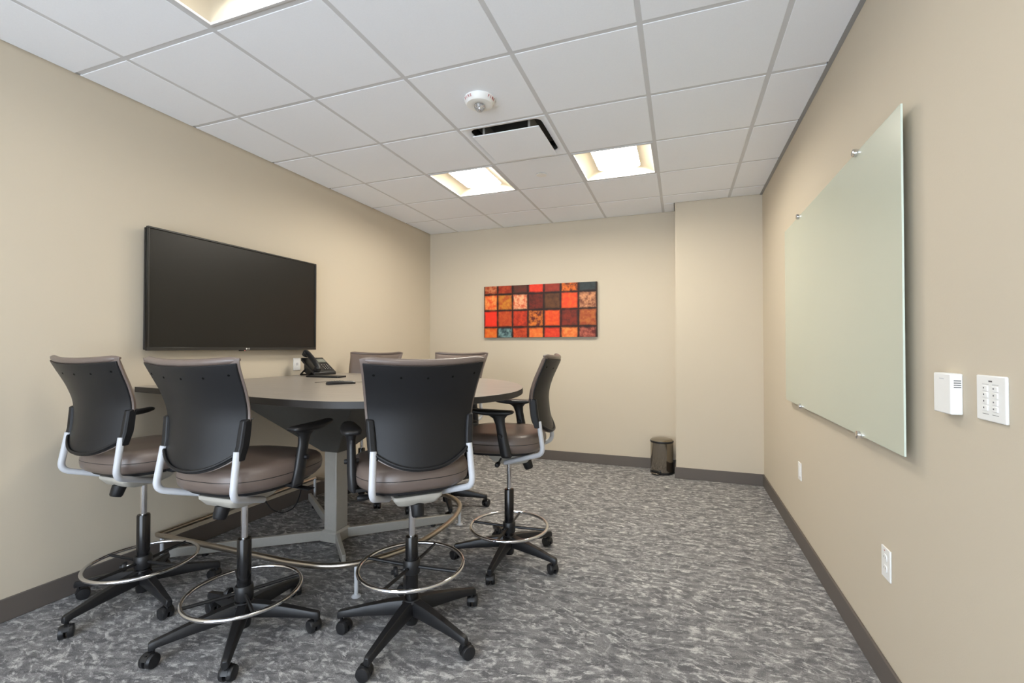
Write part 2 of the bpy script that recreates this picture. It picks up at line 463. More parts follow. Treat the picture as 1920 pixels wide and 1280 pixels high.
vx, vy = (xs[3]+xs[4])/2, (ys[8]+ys[9])/2
t = thing('ceiling_vent', 'square flat plaque air vent set into the ceiling grid', 'vent', (vx, vy, H))
w = T/2-G
bm = nb()
prof = [(w, .02, .002), (w, -.003, .002), (w-.006, -.004, .002), (w-.012, -.003, .01), (w-.034, .004, .05), (w-.046, .012, .05), (w-.046, .016, .05), (w-.02, .016, .05)]
V = [[bm.verts.new((x, y, z)) for x, y in rrect(0, 0, 2*h, 2*h, r, 5)] for h, z, r in prof]
for r0, r1 in zip(V, V[1:]+[V[0]]):
    for j in range(len(r0)): bm.faces.new((r0[j], r0[(j+1) % len(r0)], r1[(j+1) % len(r0)], r1[j]))
obj('frame', bm, 'tile', t)
bm = nb()
V = [[bm.verts.new((x, y, z)) for x, y in rrect(0, 0, 2*h, 2*h, .05, 5)] for h, z in ((w-.044, .0125), (w-.044, .086), (w-.042, .088), (w-.042, .0125))]
for r0, r1 in zip(V, V[1:]+[V[0]]):
    for j in range(len(r0)): bm.faces.new((r0[j], r0[(j+1) % len(r0)], r1[(j+1) % len(r0)], r1[j]))
bm.faces.new(V[1])
obj('duct_opening', bm, 'duct', t)
bm = nb(); prism(bm, rrect(0, 0, .465, .445, .004), -.028, -.021)
obj('plaque', bm, 'tile', t, bev=.002)
for sx in (-1, 1):
    bm = nb(); box(bm, sx*.16-.008, sx*.16+.008, -.2, .2, -.022, .08); obj('bracket', bm, 'alu', t)

t = thing('fire_alarm', 'round white ceiling fire strobe with red lettering', 'alarm', (-1.09, 2.385, H-.0025))
bm = nb(); lathe(bm, [(0, 0), (.088, 0), (.089, -.008), (.082, -.028), (.074, -.036), (.045, -.040), (.036, -.037), (0, -.037)], 48); obj('housing', bm, 'white', t)
bm = nb(); lathe(bm, [(0, -.036), (.031, -.036), (.033, -.042), (.028, -.058), (.016, -.070), (0, -.074)], 28); obj('strobe_lens', bm, 'lens', t)
bm = nb(); lathe(bm, [(0, -.036), (.022, -.038), (.010, -.050), (.005, -.062), (0, -.062)], 20); obj('strobe_reflector', bm, 'chrome', t)
to_cam = math.atan2(-2.385, 1.09)
sl = math.atan2(.020, .007)
for off in (-52, 52, 128, -128):
    bm = nb()
    for i, ch in enumerate('FIRE'):
        # outside view: reading left to right is counter-clockwise seen from above
        az = to_cam+radians(off)+(i-1.5)*.19
        n = Vector((cos(az)*sin(sl), sin(az)*sin(sl), -cos(sl))).normalized()
        right = Vector((-sin(az), cos(az), 0)); upv = n.cross(right).normalized()
        p = Vector((cos(az)*.0865, sin(az)*.0865, -.0175))+n*.0004
        mt = Matrix((right, upv, n)).transposed().to_4x4(); mt.translation = p
        text_bm(bm, ch, .021, mt, .0006)
    obj('lettering', bm, 'red', t)

t = thing('sprinkler_cover', 'small round white concealed sprinkler cover on a ceiling tile', 'sprinkler', (-1.082, 3.597, H-.0025))
bm = nb(); lathe(bm, [(0, 0), (.030, 0), (.030, -.006), (0, -.006)], 32); obj('cup', bm, 'hole', t)
bm = nb(); lathe(bm, [(0, -.006), (.043, -.006), (.044, -.008), (.042, -.0095), (0, -.0105)], 40); obj('cover_plate', bm, 'white', t)

# ------------------------------------------------------------------ things on the walls
# television
ty0, ty1, tz0, tz1 = 1.765, 3.07, EYE-.016, EYE+.716
t = thing('television', 'large flat black television mounted on the left wall', 'television', (XL, (ty0+ty1)/2, tz0))
hw, hh = (ty1-ty0)/2, tz1-tz0
bm = nb(); box(bm, .025, .058, -hw+.004, hw-.004, .004, hh-.004); obj('back_case', bm, 'black', t, bev=.004)
bm = nb()
for y0, y1, z0, z1 in ((-hw, hw, 0, .020), (-hw, hw, hh-.011, hh), (-hw, -hw+.012, .020, hh-.011), (hw-.012, hw, .020, hh-.011)):
    box(bm, .050, .070, y0, y1, z0, z1)
obj('bezel', bm, 'tvframe', t, bev=.002)
bm = nb(); box(bm, .058, .064, -hw+.012, hw-.012, .020, hh-.011); obj('screen', bm, 'screen', t)
bm = nb()
mt = Matrix(((0, 0, 1, .0705), (1, 0, 0, .012), (0, 1, 0, .010), (0, 0, 0, 1)))
text_bm(bm, 'LG', .013, mt, .0004)
lathe(bm, [(0, 0), (.0055, 0), (.0055, .001), (0, .001)], 20, axis='X', loc=(.0700, -.007, .010))
obj('logo', bm, 'white', t)
bm = nb(); box(bm, .052, .066, -.055, -.005, -.006, 0); obj('sensor_bar', bm, 'gloss', t, bev=.001)
bm = nb(); box(bm, .0655, .067, -.02, -.015, -.005, -.002); obj('status_led', bm, 'led', t)
bm = nb(); box(bm, 0, .030, -.25, .25, hh*.3, hh*.7); obj('wall_mount', bm, 'hole', t)

# painting
px0, px1, pz0, pz1 = -2.232, -.868, EYE+.1225, EYE+.737
t = thing('canvas_painting', 'wide abstract canvas of red orange and brown squares on the back wall', 'painting', ((px0+px1)/2, YB-.0006, (pz0+pz1)/2))
bm = nb(); box(bm, -(px1-px0)/2, (px1-px0)/2, -.036, 0, -(pz1-pz0)/2, (pz1-pz0)/2); obj('stretched_canvas', bm, 'canvas_side', t, bev=.002)
cols = [0, .129, .268, .409, .550, .697, .846, 1.0]
rows = [0, .165, .478, .800, 1.0]           # from the top
A = [[(150, 58, 28), (140, 44, 22), (96, 40, 28), (214, 46, 28), (134, 44, 30), (226, 112, 34), (52, 60, 62)],
     [(226, 84, 36), (200, 128, 40), (206, 92, 58), (112, 36, 22), (98, 60, 32), (224, 66, 34), (120, 70, 50)],
     [(230, 48, 26), (176, 62, 28), (200, 60, 28), (92, 34, 24), (214, 66, 28), (128, 44, 26), (178, 100, 48)],
     [(218, 92, 32), (44, 62, 68), (150, 46, 24), (222, 100, 42), (206, 50, 30), (216, 98, 44), (98, 36, 30)]]
B = [[(206, 128, 84), (176, 66, 30), (74, 44, 32), (222, 62, 34), (150, 52, 34), (96, 40, 22), (44, 52, 54)],
     [(240, 150, 78), (176, 84, 34), (238, 176, 132), (78, 28, 20), (76, 46, 28), (232, 92, 36), (206, 142, 100)],
     [(234, 52, 28), (196, 84, 36), (150, 40, 22), (220, 120, 44), (226, 92, 34), (96, 36, 24), (150, 66, 34)],
     [(226, 122, 46), (120, 150, 150), (206, 78, 36), (232, 128, 58), (222, 70, 36), (232, 140, 70), (180, 96, 76)]]
me = bpy.data.meshes.new('painted_squares')
bm = nb(); uvl = bm.loops.layers.uv.new('UVMap')
la = bm.loops.layers.float_color.new('pigment_a'); lb = bm.loops.layers.float_color.new('pigment_b')
wd, hg = px1-px0, pz1-pz0
for r in range(4):
    for c in range(7):
        x0, x1 = -wd/2+cols[c]*wd, -wd/2+cols[c+1]*wd; z1, z0 = hg/2-rows[r]*hg, hg/2-rows[r+1]*hg
        vs = [bm.verts.new(p) for p in ((x0, -.0365, z0), (x1, -.0365, z0), (x1, -.0365, z1), (x0, -.0365, z1))]
        f = bm.faces.new(vs)
        for lp, uv in zip(f.loops, ((0, 0), (1, 0), (1, 1), (0, 1))):
            u, v = uv
            if r == 0: v = v*.5              # squares cut off by the canvas edge
            if r == 3: v = .5+v*.5
            lp[uvl].uv = (u, v); lp[la] = lin(A[r][c]); lp[lb] = lin(B[r][c])
bm.to_mesh(me); bm.free(); me.materials.append(M['painting'])
o = bpy.data.objects.new('painted_squares', me); COL.objects.link(o); o.parent = t

# glass writing board
gy0, gy1, gz0, gz1 = 1.842, 3.622, EYE-.358, EYE+.812
t = thing('glass_board', 'large frosted pale green glass writing board on chrome standoffs on right wall', 'board', (XR-.0006, (gy0+gy1)/2, (gz0+gz1)/2))
hw, hh = (gy1-gy0)/2, (gz1-gz0)/2
bm = nb(); box(bm, -.036, -.030, -hw, hw, -hh, hh); obj('glass_panel', bm, 'board', t, bev=.0012)
bm = nb()
for y0, y1, z0, z1 in ((-hw-.0008, -hw, -hh, hh), (hw, hw+.0008, -hh, hh), (-hw, hw, hh, hh+.0008), (-hw, hw, -hh-.0008, -hh)): box(bm, -.0358, -.0302, y0, y1, z0, z1)
obj('polished_edge', bm, 'board_edge', t)
cy = (gy0+gy1)/2
for y, sz in ((2.246, 1), (3.222, 1), (3.205, -1), (2.236, -1)):
    bm = nb()
    lathe(bm, [(0, 0), (.012, 0), (.012, .0295), (0, .0295)], 20, axis='X', mat4=Matrix.Rotation(pi, 4, 'Z'), loc=(0, 0, 0))
    lathe(bm, [(0, .0365), (.016, .0365), (.017, .038), (.016, .048), (.012, .050), (0, .050)], 24, axis='X', mat4=Matrix.Rotation(pi, 4, 'Z'))
    box(bm, -.0368, -.0292, -.010, .010, min(sz*.002, sz*.012), max(sz*.002, sz*.012))
    obj('standoff', bm, 'chrome', t, loc=(0, y-cy, sz*hh))

# thermostat-like sensor box
t = thing('wall_sensor', 'small white box sensor with vent slots beside the keypad', 'sensor', (XR, 1.628, EYE-.128))
bm = nb(); box(bm, -.028, 0, -.045, .045, -.057, .057); obj('cover', bm, 'white', t, bev=.004, seg=3)
for k in range(4):
    bm = nb(); box(bm, -.021, -.005, -.0454, -.0448, .036-.006*k, .038-.006*k); obj('vent_slot', bm, 'hole', t)
bm = nb(); box(bm, -.0284, -.0279, -.012, .012, .0395, .0425); obj('maker_mark', bm, 'tbar', t)
# keypad
t = thing('wall_keypad', 'square white wall keypad with two columns of buttons', 'switch', (XR, 1.454, EYE-.126))
bm = nb(); box(bm, -.007, 0, -.057, .057, -.057, .057); obj('plate', bm, 'white', t, bev=.003, seg=3)
for sy in (1, -1):
    for k in range(4):
        bm = nb(); box(bm, -.0095, -.006, sy*.019-.0105, sy*.019+.0105, .018-.0165*k, .031-.0165*k)
        kb = obj('button', bm, 'white', t, bev=.0012)
        bm = nb(); box(bm, -.0098, -.0094, sy*.019+.001, sy*.019+.005, .0235-.0165*k, .0275-.0165*k); obj('button_legend', bm, 'ink', kb)
bm = nb(); box(bm, -.0073, -.0069, -.007, .007, .041, .0445); obj('maker_mark', bm, 'ink', t)
for sy in (1, -1):
    for z0, z1 in ((.0345, .0352), (-.040, -.0388)):
        bm = nb(); box(bm, -.0073, -.0069, sy*.019-.012, sy*.019+.012, z0, z1); obj('divider_line', bm, 'ink', t)
# receptacles on the right wall
t = thing('wall_outlet', 'white duplex power outlet low on the right wall below the keypad', 'outlet', (XR, 2.085, EYE-.811))
bm = nb(); box(bm, -.006, 0, -.0385, .0385, -.0585, .0585); obj('plate', bm, 'white', t, bev=.0025, seg=3)
for sz in (1, -1):
    bm = nb(); prism(bm, rrect(0, 0, .030, .026, .011), 0, .003)
    bmesh.ops.transform(bm, matrix=Matrix(((0, 0, -1, -.0055), (1, 0, 0, 0), (0, 1, 0, sz*.020), (0, 0, 0, 1))), verts=bm.verts)
    rc = obj('receptacle', bm, 'white', t)
    bm = nb(); box(bm, -.0088, -.0084, -.008, -.006, sz*.020, sz*.020+.007); box(bm, -.0088, -.0084, .006, .008, sz*.020, sz*.020+.007)
    obj('slots', bm, 'ink', rc)
bm = nb(); box(bm, -.0062, -.0058, .004, .012, .044, .048); obj('printed_mark', bm, 'red', t)
t = thing('data_outlet', 'white narrow wall plate low on the right wall far below the glass board', 'outlet', (XR, 3.40, EYE-.80))
bm = nb(); box(bm, -.006, 0, -.036, .036, -.057, .057); obj('plate', bm, 'white', t, bev=.0025, seg=3)
bm = nb(); box(bm, -.0085, -.005, -.0165, .0165, -.033, .033); obj('insert', bm, 'white', t, bev=.001)
t = thing('phone_jack', 'white wall plate on the left wall just behind the desk phone', 'outlet', (XL, 2.93, EYE-.135))
bm = nb(); box(bm, 0, .006, -.036, .036, -.05, .05); obj('plate', bm, 'white', t, bev=.0025, seg=3)
bm = nb(); box(bm, .005, .009, -.010, .010, -.010, .012); obj('jack', bm, 'tbar', t, bev=.001)

# ------------------------------------------------------------------ step bin
t = thing('step_bin', 'small stainless pedal bin in the corner beside the wall column', 'bin', (-.186, 4.922, 0))
R_ = .112
bm = nb(); lathe(bm, [(0, 0), (R_+.002, 0), (R_+.004, .006), (R_+.004, .020), (R_-.002, .024), (0, .024)], 48); obj('base_ring', bm, 'black', t)
bm = nb(); lathe(bm, [(0, .022), (R_-.001, .022), (R_, .026), (R_, .315), (R_-.004, .318), (0, .318)], 64); obj('body', bm, 'steel', t)
bm = nb(); lathe(bm, [(0, .316), (R_+.001, .316), (R_+.004, .320), (R_+.004, .330), (R_, .334), (0, .334)], 48); obj('rim', bm, 'black', t)
bm = nb(); lathe(bm, [(0, .333), (R_, .333), (R_+.001, .337), (R_-.012, .348), (R_-.05, .358), (0, .362)], 48); obj('lid', bm, 'steel', t)
bm = nb()
a = radians(-118)
mt = Matrix.Rotation(a, 4, 'Z')
prism(bm, rrect(.125, 0, .055, .088, .02), .012, .022); bmesh.ops.transform(bm, matrix=mt, verts=bm.verts); obj('pedal', bm, 'steel', t, bev=.003)
bm = nb(); box(bm, .100, .118, -.052, .052, .006, .040); bmesh.ops.transform(bm, matrix=mt, verts=bm.verts); obj('pedal_slot', bm, 'black', t, bev=.004)
bm = nb(); box(bm, -.03, .03, R_-.012, R_+.008, .30, .345); obj('hinge', bm, 'black', t, bev=.004)

# ------------------------------------------------------------------ bar-height conference table
t = thing('conference_table', 'bar-height grey laminate conference table with rounded end against left wall', 'table', (XL, 2.3, 0))
TZ = EYE-.225
ctrl = [(-2.985, 1.735), (-2.6, 1.69), (-2.2, 1.62), (-1.82, 1.552), (-1.56, 1.528), (-1.33, 1.545), (-1.075, 1.695), (-.90, 1.875), (-.827, 2.03), (-.803, 2.22), (-.858, 2.48), (-1.0, 2.75), (-1.19, 2.96), (-1.42, 3.09), (-1.8, 3.19), (-2.3, 3.265), (-2.7, 3.31), (-2.985, 3.33)]
def catmull(P, n=6):
    out = []
    for i in range(len(P)-1):
        p0, p1, p2, p3 = (Vector(P[max(i-1, 0)]), Vector(P[i]), Vector(P[i+1]), Vector(P[min(i+2, len(P)-1)]))
        for k in range(n):
            s = k/n
            q = .5*((2*p1)+(-p0+p2)*s+(2*p0-5*p1+4*p2-p3)*s*s+(-p0+3*p1-3*p2+p3)*s**3); out.append((q.x, q.y))
    out.append(P[-1]); return out
ox, oy = XL, 2.3
line = [(x-ox, y-oy) for x, y in catmull(ctrl)]
bm = nb(); prism(bm, line, TZ-.032, TZ, 1, 0); obj('tabletop', bm, ['laminate', 'edge'], t, bev=.002)
# inverted pyramid shroud
def rect(x0, x1, y0, y1, z): return [(x0-ox, y0-oy, z), (x1-ox, y0-oy, z), (x1-ox, y1-oy, z), (x0-ox, y1-oy, z)]
PX, PY = -2.172, 2.462
bm = nb(); loft(bm, [rect(-2.67, -1.66, 2.02, 2.90, TZ-.033), rect(-2.67, -1.66, 2.02, 2.90, TZ-.045), rect(PX-.082, PX+.078, PY-.075, PY+.075, .615), rect(PX-.07, PX+.066, PY-.063, PY+.063, .600)])
obj('shroud', bm, 'skirt', t, bev=.004)
bm = nb(); box(bm, PX-.05-ox, PX+.048-ox, PY-.055-oy, PY+.055-oy, .06, .62); obj('post', bm, 'alu', t, bev=.005)
bm = nb(); loft(bm, [rect(PX-.068, PX+.066, PY-.072, PY+.072, .012), rect(PX-.066, PX+.064, PY-.07, PY+.07, .075), rect(PX-.052, PX+.05, PY-.057, PY+.057, .088)]); obj('post_collar', bm, 'alu', t, bev=.004)
RZ = .170
feet = [(-1.87, 2.185), (-1.565, 3.0), (-2.93, 1.90), (-2.93, 3.01)]
for fx, fy in feet:
    d = Vector((fx-PX, fy-PY, 0)); ln = d.length; d.normalize(); s = Vector((-d.y, d.x, 0))
    bm = nb()
    def sec(dist, hw, z0, z1):
        p = Vector((PX-ox, PY-oy, 0))+d*dist
        return [tuple(p+s*hw+Vector((0, 0, z0))), tuple(p-s*hw+Vector((0, 0, z0))), tuple(p-s*hw+Vector((0, 0, z1))), tuple(p+s*hw+Vector((0, 0, z1)))]
    loft(bm, [sec(.06, .014, .014, .078), sec(ln*.5, .013, .014, .074), sec(ln, .012, .014, .068)])
    ft = obj('foot_beam', bm, 'alu', t, bev=.004)
    bm = nb(); p = Vector((PX-ox, PY-oy, 0))+d*(ln*.8); cyl(bm, .018, 0, .016, 16, (p.x, p.y, 0)); obj('glide', bm, 'black', ft)
# foot rail loop
rail = [(-2.95, 1.84), (-2.2, 1.84), (-1.86, 1.842), (-1.66, 1.89), (-1.52, 2.02), (-1.425, 2.22), (-1.395, 2.47), (-1.41, 2.70), (-1.475, 2.90), (-1.61, 3.035), (-1.80, 3.085), (-2.2, 3.09), (-2.95, 3.09)]
rp = [(x-ox, y-oy, RZ) for x, y in catmull(rail, 6)]
bm = nb(); tube(bm, rp, .0155, 14, closed=True); obj('foot_rail', bm, 'satin', t)
for (lx, ly) in ((-1.585, 1.945), (-1.52, 2.985), (-2.935, 1.86), (-2.935, 3.07)):
    bm = nb(); x, y = lx-ox, ly-oy
    cyl(bm, .0105, 0.008, RZ, 14, (x, y, 0)); lathe(bm, [(0, 0), (.024, 0), (.024, .004), (.013, .012), (0, .012)], 20, (x, y, 0))
    obj('rail_leg', bm, 'silver', t)
# cable hatch in the top: thin dark seams and a pull slot
bm = nb()
hx, hy, a = -2.10-ox, 2.40-oy, radians(4)
for x0, x1, y0, y1 in ((-.13, .13, -.0715, -.070), (-.13, .13, .070, .0715), (-.1315, -.13, -.07, .07), (.13, .1315, -.07, .07), (-.142, -.129, -.055, .055)):
    box(bm, x0, x1, y0, y1, 0, .0008)
bmesh.ops.transform(bm, matrix=Matrix.Translation((hx, hy, TZ))@Matrix.Rotation(a, 4, 'Z'), verts=bm.verts)
obj('cable_hatch', bm, 'hole', t)
# hanging power cable
bm = nb()
tube(bm, [(x, y, z) for x, y, z in smooth_path([(-2.74, 2.62, 1.02), (-2.64, 2.61, .6), (-2.60, 2.6, .40), (-2.605, 2.6, .26), (-2.66, 2.6, .12), (-2.78, 2.6, .055), (-2.90, 2.6, .07), (-2.985, 2.6, .16)], .09, 8)], .0045, 8)
tag(obj('power_cable', bm, 'black'), 'thin black power cable hanging in a loop under the table', 'cable')

# ------------------------------------------------------------------ on the table
# desk phone: local x points away from the wall (towards its user), y along the wall
t = thing('desk_phone', 'black desk phone with handset and keypad on the table by the television', 'telephone', (-2.80, 2.95, TZ), radians(-12))
tilt = radians(38)
def wedge(bm, x0, x1, y0, y1, zf, zb, th):
    """slab tilted up towards the wall"""
    return loft(bm, [[(x1, y0, zf-th), (x1, y1, zf-th), (x1, y1, zf), (x1, y0, zf)], [(x0, y0, zb-th), (x0, y1, zb-th), (x0, y1, zb), (x0, y0, zb)]])
bm = nb(); wedge(bm, -.075, .105, -.10, .10, .030, .145, .026); obj('body', bm, 'black', t, bev=.006, seg=3)
def onface(u):      # u 0 front .. 1 back -> x, z on the sloped face
    return .105-.18*u, .030+.115*u
sl_ = math.atan2(.115, .18)
def face_m(u, y, h=0):
    x, z = onface(u)
    nrm = Vector((sin(sl_), 0, cos(sl_)))
    return Matrix.Translation(Vector((x, y, z))+nrm*h)@Matrix.Rotation(sl_, 4, 'Y')
bm = nb(); box(bm, -.024, .024, -.042, .042, 0, .003); bmesh.ops.transform(bm, matrix=face_m(.76, .045, .0), verts=bm.verts); obj('screen', bm, 'lcd', t)
for r in range(4):
    for c in range(3):
        bm = nb(); box(bm, -.0055, .0055, -.008, .008, 0, .003); bmesh.ops.transform(bm, matrix=face_m(.46-.09*r, .022+.022*c), verts=bm.verts)
        kb = obj('key', bm, 'gloss', t, bev=.001)
        bm = nb(); box(bm, -.003, .003, -.003, .003, .003, .0034); bmesh.ops.transform(bm, matrix=face_m(.46-.09*r, .022+.022*c), verts=bm.verts); obj('key_digit', bm, 'key', kb)
bm = nb(); path = []
pts = [face_m(.06, -.062, .020).translation, face_m(.16, -.062, .034).translation, face_m(.5, -.062, .046).translation, face_m(.92, -.062, .050).translation, face_m(1.10, -.062, .040).translation]
tube(bm, smooth_path(pts, .03, 4), .021, 12, sx=1.0)
cyl(bm, .026, -.020, .012, 20, mat4=face_m(.12, -.062, .022)); cyl(bm, .028, -.022, .014, 20, mat4=face_m(1.02, -.062, .038))
obj('handset', bm, 'black', t)
bm = nb(); loft(bm, [[(-.08, -.07, .03), (-.08, .07, .03), (-.02, .07, .0), (-.02, -.07, .0)], [(-.075, -.07, .12), (-.075, .07, .12), (.05, .07, .04), (.05, -.07, .04)]]); obj('pedestal', bm, 'black', t, bev=.004)
bm = nb(); tube(bm, [(-.05, -.07, .055), (-.115, -.075, .006)], .007, 8); tube(bm, [(-.05, .07, .055), (-.115, .075, .006)], .007, 8); tube(bm, [(-.115, -.075, .007), (-.115, .075, .007)], .006, 8); obj('wire_stand', bm, 'black', t)
bm = nb(); prism(bm, rrect(0, 0, .30, .10, .015), 0, .013)
tag(obj('flat_pad', bm, 'black', loc=(-2.565, 2.79, TZ), rotz=radians(4), bev=.003), 'thin flat black pad lying at the foot of the desk phone', 'pad')
# remote control
t = thing('remote_control', 'black remote control lying near the middle of the table', 'remote', (-1.985, 2.285, TZ), radians(57))
bm = nb()
secs = []
for y, hw_, h in ((-.085, .019, .014), (-.075, .024, .019), (-.03, .025, .021), (.02, .022, .018), (.065, .021, .017), (.085, .015, .012)):
    secs.append([(y, x, z) for x, z in ((-hw_, .002), (-hw_*.7, 0), (hw_*.7, 0), (hw_, .002), (hw_, h*.7), (hw_*.75, h), (-hw_*.75, h), (-hw_, h*.7))])
loft(bm, secs); obj('body', bm, 'black', t)
bm = nb()
for y in (-.05, -.035, -.02, -.005, .012):
    for x in (-.012, 0, .012): box(bm, y-.004, y+.004, x-.004, x+.004, .018, .0225 if y < 0 else .0205)
obj('buttons', bm, 'lcd', t)

# ------------------------------------------------------------------ drafting chairs
ZT, ZB = 1.212, .788            # top / bottom of the backrest
def prof_y(z):                  # centre line of the rear face at the side edges
    K = [(.78, -.222), (.835, -.212), (.90, -.195), (.99, -.187), (1.04, -.192), (1.11, -.215), (1.17, -.243), (1.23, -.270)]
    if z <= K[0][0]: return K[0][1]
    for (a, ya), (b_, yb) in zip(K, K[1:]):
        if z <= b_:
            s = (z-a)/(b_-a); return ya+(yb-ya)*s
    return K[-1][1]
def half_w(z):
    s = (z-ZB)/(ZT-ZB); return .205+.012*s+.028*max(0, s)**2.2
def bz(u, v, top=0, bot=0):
    zb = ZB-bot+.075*abs(u)**2.4; zt = ZT+top+.014*u*u
    return zb+(zt-zb)*v
def back_pt(u, v, off, grow=0, top=0, bot=0):
    z = bz(u, v, top, bot)
    # ease the sampled profile a little so the sheet stays smooth
    y = (prof_y(z-.02)+2*prof_y(z)+prof_y(z+.02))/4
    w_ = half_w(z)+grow
    wrap = .052*(1-u*u)
    return Vector((u*w_, y-wrap+off, z))
def make_chair():
    t = thing('drafting_chair', 'x', 'chair', (0, 0, 0))
    # ---- seat
    bm = nb()
    def ring(s, z, zf):
        pts = []
        for i in range(56):
            a = 2*pi*i/56; c_, s_ = cos(a), sin(a)
            e = 2/3.0
            x = .255*s*abs(c_)**e*(1 if c_ > 0 else -1); y = .046+.266*s*abs(s_)**e*(1 if s_ > 0 else -1)
            x *= 1-.06*max(0, -y/.22)
            k = max(0, (y-.13)/.185); zz = z+(zf-z)*k*k
            pts.append((x, y, zz))
        return pts
    loft(bm, [ring(.80, .688, .712), ring(.93, .692, .712), ring(.985, .708, .722), ring(1.0, .730, .738), ring(.995, .752, .752), ring(.97, .772, .763), ring(.92, .785, .772), ring(.84, .792, .777), ring(.6, .792, .782), ring(.3, .787, .782), ring(.02, .785, .782)])
    st = obj('seat', bm, 'vinyl', t, angle=60)
    bm = nb()
    tube(bm, [Vector(p) for p in ring(.992, .742, .744)], .0022, 6, closed=True); obj('seam', bm, 'shell', st)
    bm = nb(); loft(bm, [ring(.70, .668, .690), ring(.84, .674, .698), ring(.86, .690, .713), ring(.70, .692, .713)]); obj('seat_pan', bm, 'black', t, angle=50)
    # ---- backrest: plastic shell behind, upholstered pad in front
    bm = nb(); slab(bm, 24, 28, lambda u, v: back_pt(u, v, .009), lambda u, v: back_pt(u, v, 0))
    sh = obj('back_shell', bm, 'shell', t, bev=.003, angle=50)
    bm = nb()
    pth = [back_pt(-.93+1.86*i/30, 0, -.003)+Vector((0, 0, .012)) for i in range(31)]
    tube(bm, pth, .0065, 8); obj('lower_rib', bm, 'shell', sh)
    bm = nb()
    for u in (-.86, -.44, .0, .44, .86):
        p = back_pt(u, .885, 0); q = back_pt(u+.02, .885, 0); tx = (q-p).normalized(); tz = (back_pt(u, .90, 0)-p).normalized(); n = tx.cross(tz).normalized()
        if n.y > 0: n = -n
        mt = Matrix((tx, n.cross(tx), n)).transposed().to_4x4(); mt.translation = p
        lathe(bm, [(0, .0004), (.0032, .0004), (.0042, .0010), (.005, 0), (.0035, -.002), (0, -.002)], 14, mat4=mt)
    obj('screw_holes', bm, 'hole', sh)
    bm = nb()
    def padf(u, v):
        e = min(1, (1-abs(u))/.12)*1.0; ev = min(1, min(v, 1-v)/.07)
        return back_pt(u, v, .012+.030*(min(e, ev)**.5 if min(e, ev) > 0 else 0)+.004*(1-u*u), .008, .018, .002)
    def padb(u, v): return back_pt(u, v, .0092, .008, .018, .002)
    slab(bm, 26, 28, padf, padb)
    roll = [back_pt(-1+2*i/30, 1, .019, .002, .014) for i in range(31)]
    tube(bm, roll, [.005, .011]+[.0145]*27+[.011, .005], 12); obj('back_cushion', bm, 'vinyl', t, bev=.004, angle=60)
    # clips and tubes
    for sx in (-1, 1):
        bm = nb(); rr = []
        for i in range(9):
            z = .838+.157*i/8; y = prof_y(z)-.004; x = sx*(half_w(z)-.008)
            k = .9+.1*sin(pi*i/8)
            rr.append([(x+a_*.0175*k, y+b_*.021*k+.006, z) for a_, b_ in ((-1, -.55), (-.6, -1), (.6, -1), (1, -.55), (1, .9), (-1, .9))])
        rr.append([(x_*1.0, y_+.012, z_+.006) for x_, y_, z_ in rr[-1]])
        cl = obj('back_clip', loft(bm, rr), 'shell', t, bev=.003)
        bm = nb()
        P = smooth_path([(sx*.199, -.214, .875), (sx*.208, -.241, .697), (sx*.105, .0, .612)], .042, 8)
        tube(bm, P, .0138, 14)
        lathe(bm, [(0, 0), (.0138, 0), (.011, .006), (0, .009)], 14, mat4=Matrix.Translation(P[-1])@(P[-1]-P[-2]).to_track_quat('Z', 'Y').to_matrix().to_4x4())
        obj('back_tube', bm, 'silver', t)
    # ---- mechanism
    bm = nb()
    loft(bm, [[(x, y, z) for x, y in rrect(0, y0, w_, h_, .02, 3)] for y0, w_, h_, z in ((-.01, .11, .13, .592), (-.02, .17, .21, .612), (-.02, .21, .25, .640), (-.02, .21, .25, .655))])
    mc = obj('mechanism', bm, 'putty', t, bev=.003)
    bm = nb(); box(bm, -.085, .085, -.12, .10, .654, .672); box(bm, -.12, .12, -.03, .10, .660, .675); obj('mounting_plate', bm, 'black', mc, bev=.004)
    bm = nb(); mt = Matrix.Translation((0, -.105, .612))@Matrix.Rotation(radians(160), 4, 'X')
    lathe(bm, [(0, 0), (.020, 0), (.030, .008), (.027, .05), (.022, .058), (0, .060)], 16, mat4=mt); obj('tension_knob', bm, 'shell', t)
    bm = nb(); tube(bm, [(-.06, .03, .635), (-.20, .02, .628)], .006, 8); lathe(bm, [(0, -.03), (.011, -.03), (.014, -.01), (.014, .012), (.009, .02), (0, .022)], 14, mat4=Matrix.Translation((-.215, .019, .627))@Matrix.Rotation(-pi/2, 4, 'Y')); obj('tilt_lever', bm, 'shell', t)
    bm = nb(); loft(bm, [[(.07, .08, .655), (.07, .105, .655), (.07, .105, .663), (.07, .08, .663)], [(.18, .085, .645), (.18, .12, .645), (.18, .12, .652), (.18, .085, .652)], [(.27, .09, .638), (.27, .13, .638), (.27, .13, .644), (.27, .09, .644)]]); obj('height_lever', bm, 'black', t, bev=.003)
    # ---- arms
    for sx in (-1, 1):
        bm = nb()
        rr = []
        for z, y, x, a_, b_ in ((.676, -.008, .256, .012, .026), (.690, -.006, .260, .019, .031), (.76, .008, .262, .019, .029), (.86, .026, .262, .018, .027), (.895, .034, .262, .020, .034), (.915, .042, .262, .026, .060)):
            rr.append([(sx*x+a_*cos(2*pi*i/18), y+b_*sin(2*pi*i/18), z) for i in range(18)])
        loft(bm, rr); box(bm, min(sx*.10, sx*.262), max(sx*.10, sx*.262), -.030, .014, .676, .690)
        ap = obj('armrest', bm, 'black', t, bev=.002)
        bm = nb(); rr = []
